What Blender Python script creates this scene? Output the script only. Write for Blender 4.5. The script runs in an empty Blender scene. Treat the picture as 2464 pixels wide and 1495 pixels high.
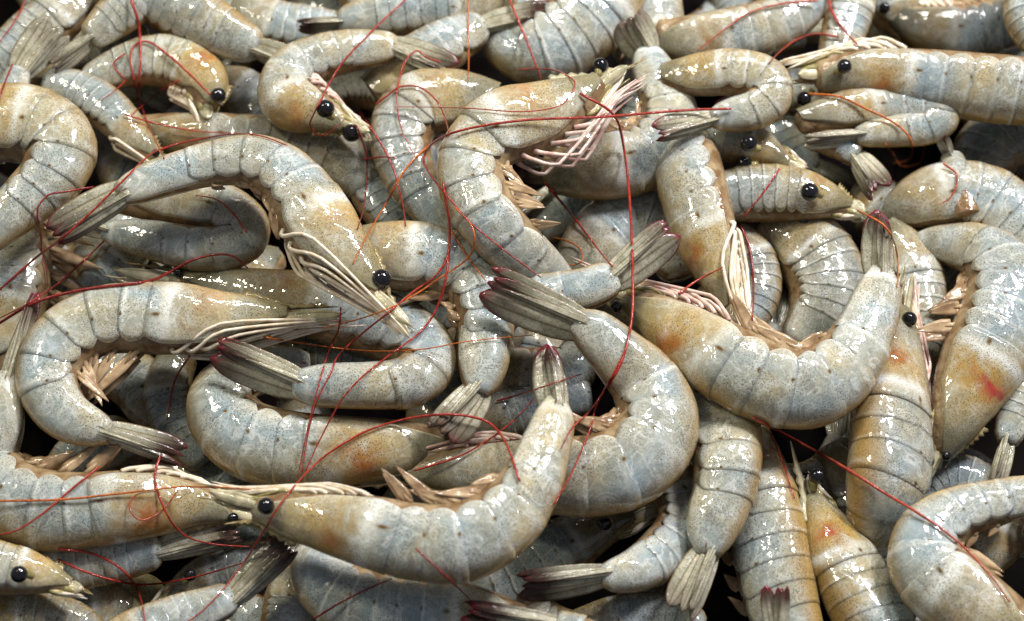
import bpy, math, random
import numpy as np
from mathutils import Vector, noise
from mathutils.bvhtree import BVHTree

sc = bpy.context.scene
random.seed(7)
rng = np.random.default_rng(7)

# ------------------------------------------------------------------ camera
PX = 0.34 / 2464.0                 # metres per photo pixel at the middle of the pile
TILT = math.radians(28)
DIST = 0.75
FPX = DIST / PX
CAM = np.array([0.0, -DIST * math.sin(TILT), DIST * math.cos(TILT)])
FWD = np.array([0.0, math.sin(TILT), -math.cos(TILT)])
UP = np.array([0.0, math.cos(TILT), math.sin(TILT)])
RIGHT = np.array([1.0, 0.0, 0.0])
cd = bpy.data.cameras.new("camera")
cam = bpy.data.objects.new("camera", cd)
sc.collection.objects.link(cam)
cam.location = CAM
cam.rotation_euler = (TILT, 0, 0)
cd.sensor_width = 36
cd.lens = 36 * FPX / 2464
cd.clip_start = 0.02
cd.clip_end = 20
cd.dof.use_dof = True
cd.dof.focus_distance = 0.735
cd.dof.aperture_fstop = 9.0
sc.camera = cam

# ------------------------------------------------------------------ light
world = bpy.data.worlds.new("World")
sc.world = world
world.use_nodes = True
bg = world.node_tree.nodes["Background"]
bg.inputs[0].default_value = (0.80, 0.84, 1.0, 1)
bg.inputs[1].default_value = 0.22


def lamp(name, loc, target, size, power, color, size_y=None):
    ld = bpy.data.lights.new(name, 'AREA')
    ld.shape = 'RECTANGLE'
    ld.size = size
    ld.size_y = size_y or size
    ld.energy = power
    ld.color = color
    o = bpy.data.objects.new(name, ld)
    sc.collection.objects.link(o)
    o.location = loc
    o.rotation_euler = (Vector(target) - Vector(loc)).to_track_quat('-Z', 'Y').to_euler()
    return o


lamp("market_lamp", (0.52, 0.46, 0.74), (0, 0, 0), 0.24, 12.5, (0.98, 0.93, 1.0), 0.10)
lamp("market_lamp", (0.10, 0.62, 0.82), (0, 0, 0), 0.24, 6.0, (1.0, 0.97, 0.92), 0.09)
lamp("market_lamp", (-0.55, 0.30, 0.80), (0, 0, 0), 0.12, 3.2, (1.0, 0.90, 0.70), 0.10)
sc.view_settings.view_transform = 'Standard'
sc.view_settings.look = 'None'
sc.view_settings.gamma = 1
sc.view_settings.exposure = 0.0
sc.render.engine = 'CYCLES'


# ------------------------------------------------------------------ geometry helpers
def unproject(x, y, h):
    d = FWD * FPX + RIGHT * (x - 1232.0) + UP * (747.5 - y)
    return CAM + d * ((h - CAM[2]) / d[2])


def px_size(p):
    return float(np.dot(np.asarray(p) - CAM, FWD)) / FPX


def catmull(pts, n):
    p = np.asarray(pts, float)
    q = np.vstack([2 * p[0] - p[1], p, 2 * p[-1] - p[-2]])
    out = []
    m = len(p) - 1
    for k in range(n):
        f = k / (n - 1) * m
        i = min(int(f), m - 1)
        t = f - i
        a, b, c, d = q[i], q[i + 1], q[i + 2], q[i + 3]
        out.append(0.5 * ((2 * b) + (c - a) * t + (2 * a - 5 * b + 4 * c - d) * t * t
                          + (3 * b - a - 3 * c + d) * t ** 3))
    return np.array(out)


def unit(v):
    return v / (np.linalg.norm(v, axis=-1, keepdims=True) + 1e-12)


SOUP_V, SOUP_F, SOUP_N, SOUP_O = [], [], [0], []


def mesh_obj(name, verts, faces, mat, parent=None, origin=None, uv=None, uv2=None, color=(.5, .5, .5, 1), drape=True):
    """links ONE mesh object; verts are world coordinates, uv per vertex"""
    verts = np.asarray(verts, float)
    o0 = np.asarray(origin if origin is not None else verts.mean(0))
    me = bpy.data.meshes.new(name)
    me.from_pydata((verts - o0).tolist(), [], faces)
    li = np.zeros(len(me.loops), dtype=np.int32)
    me.loops.foreach_get("vertex_index", li)
    for nm, arr in (("body", uv), ("piece", uv2)):
        if arr is not None:
            l = me.uv_layers.new(name=nm)
            l.data.foreach_set("uv", np.asarray(arr, np.float32)[li].ravel())
    me.polygons.foreach_set("use_smooth", [True] * len(me.polygons))
    me.materials.append(mat)
    o = bpy.data.objects.new(name, me)
    sc.collection.objects.link(o)
    if parent is not None:
        o.parent = parent
        if parent.type == 'MESH' or parent.parent is not None:
            pass
    else:
        o.location = o0
    o.color = color
    if drape:
        n = SOUP_N[0]
        SOUP_V.append(verts)
        SOUP_F.extend([tuple(i + n for i in f) for f in faces])
        SOUP_O.extend([parent] * len(faces))
        SOUP_N[0] += len(verts)
    return o


def grid_faces(r, c, wrap=False, flip=False):
    f = []
    for i in range(r - 1):
        for j in range(c if wrap else c - 1):
            k = (j + 1) % c
            q = (i * c + j, i * c + k, (i + 1) * c + k, (i + 1) * c + j)
            f.append(q[::-1] if flip else q)
    return f


def tube(points, radii, sides=6):
    p = np.asarray(points, float)
    n = len(p)
    r = np.broadcast_to(np.asarray(radii, float), (n,))
    t = unit(np.gradient(p, axis=0))
    ref = np.array([0.13, 0.21, 0.97])
    a = unit(np.cross(t, ref))
    b = np.cross(t, a)
    ang = np.linspace(0, 2 * np.pi, sides, endpoint=False)
    v = p[:, None] + r[:, None, None] * (np.cos(ang)[None, :, None] * a[:, None] + np.sin(ang)[None, :, None] * b[:, None])
    f = grid_faces(n, sides, True)
    f.append(tuple(range(sides))[::-1])
    f.append(tuple((n - 1) * sides + i for i in range(sides)))
    uv = np.stack([np.repeat(np.linspace(0, 1, n), sides), np.tile(np.linspace(0, 1, sides), n)], 1)
    return v.reshape(-1, 3), f, uv


def blade(base, axis, wdir, nrm, L, Wd, prof, ridge, bend=0.0, thick=0.0004, rows=14, cols=7):
    """closed thin leaf-shaped plate with a raised midrib"""
    s = np.linspace(0, 1, rows)
    w = np.interp(s, [q[0] for q in prof], [q[1] for q in prof]) * Wd * 0.5
    v = np.linspace(-1, 1, cols)
    S, V = np.meshgrid(s, v, indexing='ij')
    Wm = w[:, None]
    lift = ridge * (np.exp(-(V / 0.22) ** 2) * (1 - 0.6 * S)) - 0.16 * Wd * V * V * 0.5 + bend * L * S * S
    top = base + axis * (S * L)[..., None] + wdir * (V * Wm)[..., None] + nrm * lift[..., None]
    bot = top - nrm * (thick * (1.0 - 0.8 * V * V))[..., None]
    vs = np.vstack([top.reshape(-1, 3), bot.reshape(-1, 3)])
    n = rows * cols
    f = grid_faces(rows, cols)
    f += [tuple(i + n for i in q[::-1]) for q in f]
    ring = [i * cols for i in range(rows)] + [(rows - 1) * cols + j for j in range(1, cols)] + \
           [i * cols + cols - 1 for i in range(rows - 2, -1, -1)] + [j for j in range(cols - 2, 0, -1)]
    for i in range(len(ring)):
        a, b = ring[i], ring[(i + 1) % len(ring)]
        f.append((a, b, b + n, a + n))
    uv = np.stack([S.ravel(), V.ravel() * .5 + .5], 1)
    return vs, f, np.vstack([uv, uv])


def ball(c, r, seg=18, rings=12, squash=None):
    vs, f = [], []
    for i in range(rings + 1):
        th = math.pi * i / rings
        for j in range(seg):
            ph = 2 * math.pi * j / seg
            vs.append((math.sin(th) * math.cos(ph), math.sin(th) * math.sin(ph), math.cos(th)))
    vs = np.array(vs) * r + c
    return vs, grid_faces(rings + 1, seg, True, True)


# ------------------------------------------------------------------ materials
def new_mat(name):
    m = bpy.data.materials.new(name)
    m.use_nodes = True
    nt = m.node_tree
    return m, nt, nt.nodes["Principled BSDF"]


class NT:
    """terse node helper"""
    def __init__(s, nt):
        s.nt = nt

    def n(s, t, **kw):
        nd = s.nt.nodes.new(t)
        for k, v in kw.items():
            setattr(nd, k, v)
        return nd

    def put(s, sock, v):
        if hasattr(v, 'is_output'):
            s.nt.links.new(v, sock)
        elif v is not None:
            if isinstance(v, (tuple, list)) and len(v) == 3 and sock.type == 'RGBA':
                v = (*v, 1)
            sock.default_value = v

    def math(s, op, a, b=None, c=None, clamp=False):
        nd = s.n('ShaderNodeMath', operation=op, use_clamp=clamp)
        s.put(nd.inputs[0], a)
        s.put(nd.inputs[1], b)
        s.put(nd.inputs[2], c)
        return nd.outputs[0]

    def mix(s, f, a, b, blend='MIX'):
        nd = s.n('ShaderNodeMix', data_type='RGBA', blend_type=blend)
        s.put(nd.inputs[0], f)
        s.put(nd.inputs[6], a)
        s.put(nd.inputs[7], b)
        return nd.outputs[2]

    def ramp(s, v, a, b, lo=0.0, hi=1.0, smooth=True):
        nd = s.n('ShaderNodeMapRange', interpolation_type='SMOOTHSTEP' if smooth else 'LINEAR')
        s.put(nd.inputs[0], v)
        nd.inputs[1].default_value, nd.inputs[2].default_value = a, b
        s.put(nd.inputs[3], lo)
        s.put(nd.inputs[4], hi)
        return nd.outputs[0]

    def noise(s, vec, scale, detail=3, rough=.55, dist=0.0):
        nd = s.n('ShaderNodeTexNoise')
        s.put(nd.inputs['Vector'], vec)
        nd.inputs['Scale'].default_value = scale
        nd.inputs['Detail'].default_value = detail
        nd.inputs['Roughness'].default_value = rough
        nd.inputs['Distortion'].default_value = dist
        return nd.outputs[0]

    def uv(s, name):
        nd = s.n('ShaderNodeUVMap', uv_map=name)
        sp = s.n('ShaderNodeSeparateXYZ')
        s.nt.links.new(nd.outputs[0], sp.inputs[0])
        return sp.outputs[0], sp.outputs[1]

    def objcol(s):
        oi = s.n('ShaderNodeObjectInfo')
        sp = s.n('ShaderNodeSeparateColor')
        s.nt.links.new(oi.outputs['Color'], sp.inputs[0])
        return sp.outputs[0], sp.outputs[1], sp.outputs[2]

    def pos(s):
        return s.n('ShaderNodeNewGeometry').outputs['Position']

    def gauss(s, v, c, w):
        d = s.math('DIVIDE', s.math('SUBTRACT', v, c), w)
        return s.math('POWER', 2.718, s.math('MULTIPLY', s.math('MULTIPLY', d, d), -1.0))


def wet(T, b, bump_src, strength=.25, dist=.0006, rough=.22, coat=.75, coat_rough=.07, film=None):
    b.inputs['IOR'].default_value = 1.36
    b.inputs['Specular IOR Level'].default_value = .08
    T.put(b.inputs['Roughness'], rough)
    b.inputs['Coat Weight'].default_value = coat
    b.inputs['Coat Roughness'].default_value = coat_rough
    b.inputs['Coat IOR'].default_value = 1.55
    bp = T.n('ShaderNodeBump')
    bp.inputs['Strength'].default_value = strength
    bp.inputs['Distance'].default_value = dist
    T.put(bp.inputs['Height'], bump_src)
    T.nt.links.new(bp.outputs[0], b.inputs['Normal'])
    if film is not None:
        bf = T.n('ShaderNodeBump')
        bf.inputs['Strength'].default_value = film[1]
        bf.inputs['Distance'].default_value = film[2]
        T.put(bf.inputs['Height'], film[0])
        bp = bf
    T.nt.links.new(bp.outputs[0], b.inputs['Coat Normal'])


def mat_shell():
    m, nt, b = new_mat("translucent_grey_shell")
    T = NT(nt)
    u, v = T.uv("body")
    s, q = T.uv("piece")
    warm, lum, patch = T.objcol()
    pos = T.pos()
    big = T.noise(pos, 55, 3)
    mid = T.noise(pos, 130, 3, .5, 1.5)
    fine = T.noise(pos, 1500, 3, .7)
    cool = (0.292, 0.358, 0.352)
    sand = (0.455, 0.365, 0.165)
    k = T.math('ADD', T.math('MULTIPLY', warm, .72), T.math('MULTIPLY', T.math('SUBTRACT', T.noise(pos, 38, 2, .5, .6), .5), 2.2), clamp=True)
    k = T.math('ADD', k, T.math('MULTIPLY', T.ramp(u, .37, .33), .32), clamp=True)
    col = T.mix(k, cool, sand)
    # milky muscle streaks under the shell
    milk = T.ramp(mid, .50, .68)
    col = T.mix(T.math('MULTIPLY', milk, .40), col, (0.60, 0.64, 0.60))
    dim = T.ramp(mid, .48, .32)
    col = T.mix(T.math('MULTIPLY', dim, .40), col, (0.17, 0.18, 0.15))
    vein = T.ramp(T.math('ABSOLUTE', T.math('SUBTRACT', T.noise(pos, 95, 2, .5, 1.6), .5)), .028, .004)
    col = T.mix(T.math('MULTIPLY', vein, .42), col, (0.68, 0.70, 0.62))
    # amber dorsal ridge, light through the thin rim painted in; olive flank edge
    rim_glow = T.math('MULTIPLY', T.ramp(T.math('ADD', v, T.math('MULTIPLY', big, .10)), .38, .06), .92)
    col = T.mix(rim_glow, col, (0.33, 0.205, 0.05))
    low = T.math('MULTIPLY', T.ramp(v, .50, .75), .45)
    col = T.mix(low, col, (0.55, 0.50, 0.36))
    # carapace organs: yellow haze and orange liver patch
    car = T.ramp(u, .36, .33)
    ub = T.math('ADD', u, T.math('MULTIPLY', T.math('SUBTRACT', big, .5), .14))
    vb = T.math('ADD', v, T.math('MULTIPLY', T.math('SUBTRACT', mid, .5), .35))
    haze = T.math('MULTIPLY', T.gauss(ub, .24, .11), T.gauss(vb, .38, .36))
    haze = T.math('MULTIPLY', T.math('MULTIPLY', haze, car), T.ramp(T.noise(pos, 110, 3, .6, 1.0), .32, .62, .35, 1.05))
    col = T.mix(T.math('MULTIPLY', haze, T.math('ADD', .35, T.math('MULTIPLY', patch, .6)), clamp=True), col, (0.375, 0.255, 0.072))
    liver = T.math('MULTIPLY', T.gauss(T.math('ADD', ub, T.math('MULTIPLY', T.math('SUBTRACT', mid, .5), .10)), .235, .034), T.gauss(vb, .27, .15))
    liver = T.math('MULTIPLY', T.math('MULTIPLY', liver, car), T.math('MINIMUM', T.math('MULTIPLY', patch, .9), 1.0), clamp=True)
    col = T.mix(liver, col, T.mix(T.ramp(patch, 1.25, 1.8), (0.34, 0.105, 0.012), (0.36, 0.035, 0.030)))
    front = T.math('MULTIPLY', T.ramp(ub, .19, .04), .80)
    col = T.mix(front, col, (0.165, 0.150, 0.075))
    # pale crescent and dark joint line at the rear rim of each plate
    abd = T.math('SUBTRACT', 1.0, car)
    sd = T.math('ADD', s, T.math('MULTIPLY', T.math('SUBTRACT', mid, .5), .12))
    col = T.mix(T.math('MULTIPLY', T.gauss(sd, .85, .055), T.math('MULTIPLY', T.math('MULTIPLY', T.ramp(big, .33, .58), .95), T.n('ShaderNodeObjectInfo').outputs['Alpha'])), col, (0.64, 0.66, 0.58))
    col = T.mix(T.math('MULTIPLY', T.ramp(s, .955, .99), T.ramp(mid, .47, .70, .0, .35)), col, (0.24, 0.19, 0.09))
    dot = T.math('MULTIPLY', T.gauss(s, .92, .04), T.gauss(v, .50, .016))
    col = T.mix(T.math('MULTIPLY', T.math('MULTIPLY', dot, abd), 1.3, clamp=True), col, (0.13, 0.07, 0.008))
    # pigment specks
    vo = T.n('ShaderNodeTexVoronoi')
    T.put(vo.inputs['Vector'], pos)
    vo.inputs['Scale'].default_value = 1550
    vo.inputs['Randomness'].default_value = .9
    sp = T.ramp(vo.outputs['Distance'], .38, .24)
    dens = T.ramp(T.noise(pos, 85, 3), .30, .62, .12, 1.0)
    sp = T.math('MULTIPLY', sp, dens)
    col = T.mix(T.math('MULTIPLY', sp, .80), col, (0.05, 0.05, 0.045))
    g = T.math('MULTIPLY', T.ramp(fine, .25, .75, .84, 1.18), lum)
    mul = T.n('ShaderNodeVectorMath', operation='SCALE')
    nt.links.new(col, mul.inputs[0])
    nt.links.new(g, mul.inputs['Scale'])
    nt.links.new(mul.outputs[0], b.inputs['Base Color'])
    b.inputs['Subsurface Weight'].default_value = .62
    b.inputs['Subsurface Radius'].default_value = (.0060, .0042, .0022)
    b.inputs['Subsurface Scale'].default_value = 1.0
    h = T.math('ADD', T.math('MULTIPLY', T.noise(pos, 330, 3, .55, .6), 1.0), T.math('MULTIPLY', big, .8))
    h = T.math('ADD', h, T.math('MULTIPLY', fine, .10))
    film = T.math('ADD', T.noise(pos, 130, 2, .5, .8), T.math('MULTIPLY', T.noise(pos, 400, 1, .5, 1.2), .10))
    wet(T, b, h, .16, .0007, .38, 1.0, .03, (film, .45, .0016))
    return m


def mat_flesh():
    m, nt, b = new_mat("belly_flesh")
    T = NT(nt)
    pos = T.pos()
    n = T.noise(pos, 160, 4, .6, .5)
    col = T.mix(T.ramp(n, .3, .7), (0.17, 0.095, 0.038), (0.36, 0.27, 0.145))
    nt.links.new(col, b.inputs['Base Color'])
    b.inputs['Subsurface Weight'].default_value = .25
    b.inputs['Subsurface Radius'].default_value = (.004, .002, .001)
    wet(T, b, T.noise(pos, 420, 3), .5, .001, .25)
    return m


def mat_fan():
    m, nt, b = new_mat("tail_fan_plate")
    T = NT(nt)
    u, v = T.uv("body")
    red, lum, dark = T.objcol()
    pos = T.pos()
    n = T.noise(pos, 260, 3)
    base = T.mix(T.ramp(n, .3, .7), (0.30, 0.295, 0.20), (0.49, 0.48, 0.36))
    rib = T.math('MULTIPLY', T.gauss(v, .5, .09), .55)
    base = T.mix(rib, base, (0.56, 0.52, 0.36))
    line = T.math('ADD', T.gauss(v, .36, .035), T.gauss(v, .64, .035))
    base = T.mix(T.math('MULTIPLY', line, .75, clamp=True), base, (0.13, 0.10, 0.03))
    ed = T.math('ABSOLUTE', T.math('SUBTRACT', v, .5))
    base = T.mix(T.math('MULTIPLY', T.ramp(ed, .42, .49), .75), base, (0.16, 0.085, 0.025))
    un = T.math('ADD', u, T.math('MULTIPLY', T.math('SUBTRACT', n, .5), .25))
    tip = T.math('MULTIPLY', T.ramp(un, .42, .88), T.math('MULTIPLY', dark, 1.15), clamp=True)
    base = T.mix(T.math('MULTIPLY', tip, .97), base, (0.040, 0.017, 0.010))
    rt = T.math('MULTIPLY', T.ramp(T.math('ADD', un, T.math('MULTIPLY', T.ramp(ed, .36, .49), .16)), .86, 1.0), red, clamp=True)
    base = T.mix(rt, base, (0.13, 0.006, 0.016))
    vo = T.n('ShaderNodeTexVoronoi')
    T.put(vo.inputs['Vector'], pos)
    vo.inputs['Scale'].default_value = 1200
    sp = T.math('MULTIPLY', T.ramp(vo.outputs['Distance'], .40, .22), .45)
    base = T.mix(sp, base, (0.08, 0.07, 0.05))
    nt.links.new(base, b.inputs['Base Color'])
    b.inputs['Subsurface Weight'].default_value = .15
    b.inputs['Subsurface Radius'].default_value = (.003, .002, .001)
    wet(T, b, T.noise(pos, 500, 3), .4, .0008, .5, .55, .06)
    return m


def mat_simple(name, c1, c2, scale=260, rough=.28, sss=.15, bump=.35, tint=False, coat=.6):
    m, nt, b = new_mat(name)
    T = NT(nt)
    pos = T.pos()
    n = T.noise(pos, scale, 3)
    col = T.mix(T.ramp(n, .3, .7), c1, c2)
    if tint:
        oi = T.n('ShaderNodeObjectInfo')
        col = T.mix(.75, col, oi.outputs['Color'])
        col = T.mix(T.math('MULTIPLY', T.ramp(n, .55, .35), .45), col, (0.05, 0.008, 0.005))
    nt.links.new(col, b.inputs['Base Color'])
    b.inputs['Subsurface Weight'].default_value = sss
    b.inputs['Subsurface Radius'].default_value = (.003, .002, .001)
    wet(T, b, T.noise(pos, scale * 2.5, 3), bump, .0006, rough, coat)
    return m


def mat_scale_blade():
    m, nt, b = new_mat("head_blade")
    T = NT(nt)
    u, v = T.uv("body")
    pos = T.pos()
    n = T.noise(pos, 240, 3)
    col = T.mix(T.ramp(n, .3, .7), (0.34, 0.32, 0.19), (0.60, 0.54, 0.34))
    line = T.math('ADD', T.gauss(v, .22, .05), T.gauss(v, .80, .06))
    col = T.mix(T.math('MULTIPLY', line, .6, clamp=True), col, (0.09, 0.085, 0.05))
    nt.links.new(col, b.inputs['Base Color'])
    b.inputs['Subsurface Weight'].default_value = .15
    b.inputs['Subsurface Radius'].default_value = (.003, .002, .001)
    wet(T, b, T.noise(pos, 520, 3), .4, .0008, .25)
    return m


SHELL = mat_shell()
FLESH = mat_flesh()
FAN = mat_fan()
EYE = mat_simple("black_eye", (0.004, 0.004, 0.005), (0.010, 0.010, 0.012), 300, .12, 0.0, .15, coat=1.0)
LEG = mat_simple("cream_leg", (0.66, 0.54, 0.35), (0.84, 0.77, 0.62), 300)
LEGP = mat_simple("pink_leg", (0.58, 0.34, 0.27), (0.78, 0.66, 0.54), 260)
PLEO = mat_simple("tan_paddle", (0.22, 0.135, 0.065), (0.50, 0.37, 0.215), 150, .3, .5)
ANT = mat_simple("red_antenna", (0.30, 0.03, 0.015), (0.42, 0.08, 0.02), 700, .3, 0.0, .3, tint=True)
STALK = mat_simple("olive_stalk", (0.20, 0.18, 0.06), (0.42, 0.36, 0.16), 320)
TOOTH = mat_simple("rostrum_blade", (0.16, 0.12, 0.045), (0.42, 0.34, 0.16), 300)
BLADE = mat_scale_blade()
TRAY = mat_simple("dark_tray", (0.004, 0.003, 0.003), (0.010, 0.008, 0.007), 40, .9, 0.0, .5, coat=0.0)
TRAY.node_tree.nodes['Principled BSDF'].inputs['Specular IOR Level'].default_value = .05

# ------------------------------------------------------------------ ground
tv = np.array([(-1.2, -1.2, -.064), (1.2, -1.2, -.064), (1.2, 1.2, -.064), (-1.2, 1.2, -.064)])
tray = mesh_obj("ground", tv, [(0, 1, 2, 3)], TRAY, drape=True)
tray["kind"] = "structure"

# ------------------------------------------------------------------ the shrimp builder
CAR = .365
CUTS = [.365, .440, .525, .612, .695, .775, 1.0]
UROPOD = [(0, .45), (.08, .72), (.25, .95), (.5, 1.0), (.75, .90), (.88, .70), (.96, .42), (1, .14)]
TELSON = [(0, 1.0), (.3, .86), (.7, .46), (.93, .16), (1, .03)]
PADDLE = [(0, .8), (.25, 1.0), (.55, .75), (.85, .34), (1, .05)]
LEAF = [(0, .5), (.2, .85), (.5, 1.0), (.8, .75), (.95, .35), (1, .06)]


class Body:
    def __init__(s, sp):
        h0 = sp.get('h', 0)
        pts = [(p[0], p[1], p[2], p[3] if len(p) > 3 else h0) for p in sp['pts']]
        c = catmull(pts, 240)
        w = np.array([unproject(x, y, h * .001) for x, y, _, h in c])
        px = np.array([px_size(q) for q in w])
        arc = np.concatenate([[0], np.cumsum(np.linalg.norm(np.diff(w, axis=0), axis=1))])
        s.L = arc[-1]
        g = np.linspace(0, s.L, 161)
        s.U = g / s.L
        s.C = np.stack([np.interp(g, arc, w[:, i]) for i in range(3)], 1)
        wd = np.interp(g, arc, np.maximum(c[:, 2], 12) * px) * np.interp(g / s.L, [0, .12, .3, .65, .85, 1], [1.04, 1.08, 1.15, 1.14, 1.07, 1.0])
        ker = np.ones(9) / 9
        s.C = np.stack([np.convolve(np.pad(s.C[:, i], 4, mode='reflect', reflect_type='odd'), ker, 'valid') for i in range(3)], 1)
        s.t = unit(np.gradient(s.C, axis=0))
        cc = CAM - s.C.mean(0)
        n = unit(.55 * unit(cc) + .45 * np.array([0, 0, 1.0]))
        s.n = unit(n - s.t * (s.t @ n)[:, None])
        side = sp.get('side')
        if side is None:
            a = np.cross(s.t[:-1], s.t[1:])
            side = -1 if (a @ n).sum() < 0 else 1
        s.side = side
        d0 = side * np.cross(s.t, s.n)
        r = math.radians(sp.get('roll', 0))
        s.d = math.cos(r) * d0 + math.sin(r) * s.n
        s.s = -math.sin(r) * d0 + math.cos(r) * s.n
        asp = sp.get('asp', .74)
        vis = math.sqrt(math.cos(r) ** 2 + (asp * math.sin(r)) ** 2)
        s.hh = wd * .5 / vis
        s.hw = s.hh * asp
        s.px = float(px.mean())
        s.seed = rng.uniform(0, 50)

    def at(s, u):
        u = np.atleast_1d(np.asarray(u, float))
        uc = np.clip(u, 0, 1)
        f = lambda A: np.stack([np.interp(uc, s.U, A[:, i]) for i in range(3)], 1)
        C, t, d, w = f(s.C), unit(f(s.t)), unit(f(s.d)), unit(f(s.s))
        C = C + t * ((u - uc) * s.L)[:, None]
        return C, t, d, w, np.interp(uc, s.U, s.hh), np.interp(uc, s.U, s.hw)

    def p(s, u, a, b):
        C, t, d, w, hh, hw = s.at(u)
        return (C + d * (a * hh)[:, None] + w * (b * hw)[:, None])[0]

    def skin(s, u, phi, fac):
        """u rows, phi (rows x cols) angle from the back, fac (rows x cols)"""
        u = np.asarray(u, float)
        if u.ndim == 1:
            u = np.repeat(u[:, None], phi.shape[1], 1)
        C, t, d, w, hh, hw = s.at(u.ravel())
        a = np.cos(phi).ravel()
        b = np.sin(phi).ravel()
        fc = np.broadcast_to(fac, phi.shape).ravel()
        # a slightly keeled back and a flatter flank
        bb = np.sign(b) * np.abs(b) ** .90
        return (C + d * (hh * a * fc)[:, None] + w * (hw * bb * fc)[:, None]).reshape(*phi.shape, 3)


def lump(P, sc_, amp, seed):
    out = np.empty(P.shape[:2])
    for i in range(P.shape[0]):
        for j in range(P.shape[1]):
            q = P[i, j] * sc_
            out[i, j] = noise.noise((q[0] + seed, q[1], q[2]))
    return out * amp


def shell_piece(B, u0, u1, rows, cols, f0, f1, phim, back_lip=True, groove=None, sweep=.0, taper=0.0, fold=.035):
    s = np.linspace(0, 1, rows)
    u = u0 + (u1 - u0) * s
    pm = np.radians(np.array([phim(x) for x in s]))
    c = np.linspace(-1, 1, cols)
    phi = pm[:, None] * c[None]
    fac = (f0 + (f1 - f0) * s)[:, None] * np.ones((1, cols))
    # plate rims sweep back along the flank
    u = u[:, None] + sweep * (np.abs(phi) / np.pi) ** 1.5
    P = B.skin(u, phi, fac)
    fac = fac + lump(P, 170, .020, B.seed) + lump(P, 60, .03, B.seed + 9)
    if taper:
        fac = fac * (1 - taper * np.clip((s - .72) / .28, 0, 1) ** 2.2)[:, None]
    if groove is not None:
        fac = fac - groove(s[:, None], np.abs(phi))
    P = B.skin(u, phi, fac)
    # fold the rim inwards so the plate has an edge
    if back_lip:
        P = np.concatenate([P, B.skin(u[-1:], phi[-1:], fac[-1:] - fold)], 0)
        phi = np.concatenate([phi, phi[-1:]], 0)
        u = np.concatenate([u, u[-1:]], 0)
        s = np.append(s, 1.0)
        fac = np.concatenate([fac, fac[-1:] - fold], 0)
    inn = B.skin(u, phi, fac - .10)
    P = np.concatenate([inn[:, :1], P, inn[:, -1:]], 1)
    phi = np.concatenate([phi[:, :1], phi, phi[:, -1:]], 1)
    u = np.concatenate([u[:, :1], u, u[:, -1:]], 1)
    r, cc = P.shape[:2]
    vv = np.abs(phi) / np.pi
    uv = np.stack([u.ravel(), vv.ravel()], 1)
    uv2 = np.stack([np.repeat(s, cc), (vv / (pm.max() / np.pi)).ravel()], 1)
    return P.reshape(-1, 3), grid_faces(r, cc, False, B.side > 0), uv, uv2


def rand(a, b):
    return float(rng.uniform(a, b))


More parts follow.
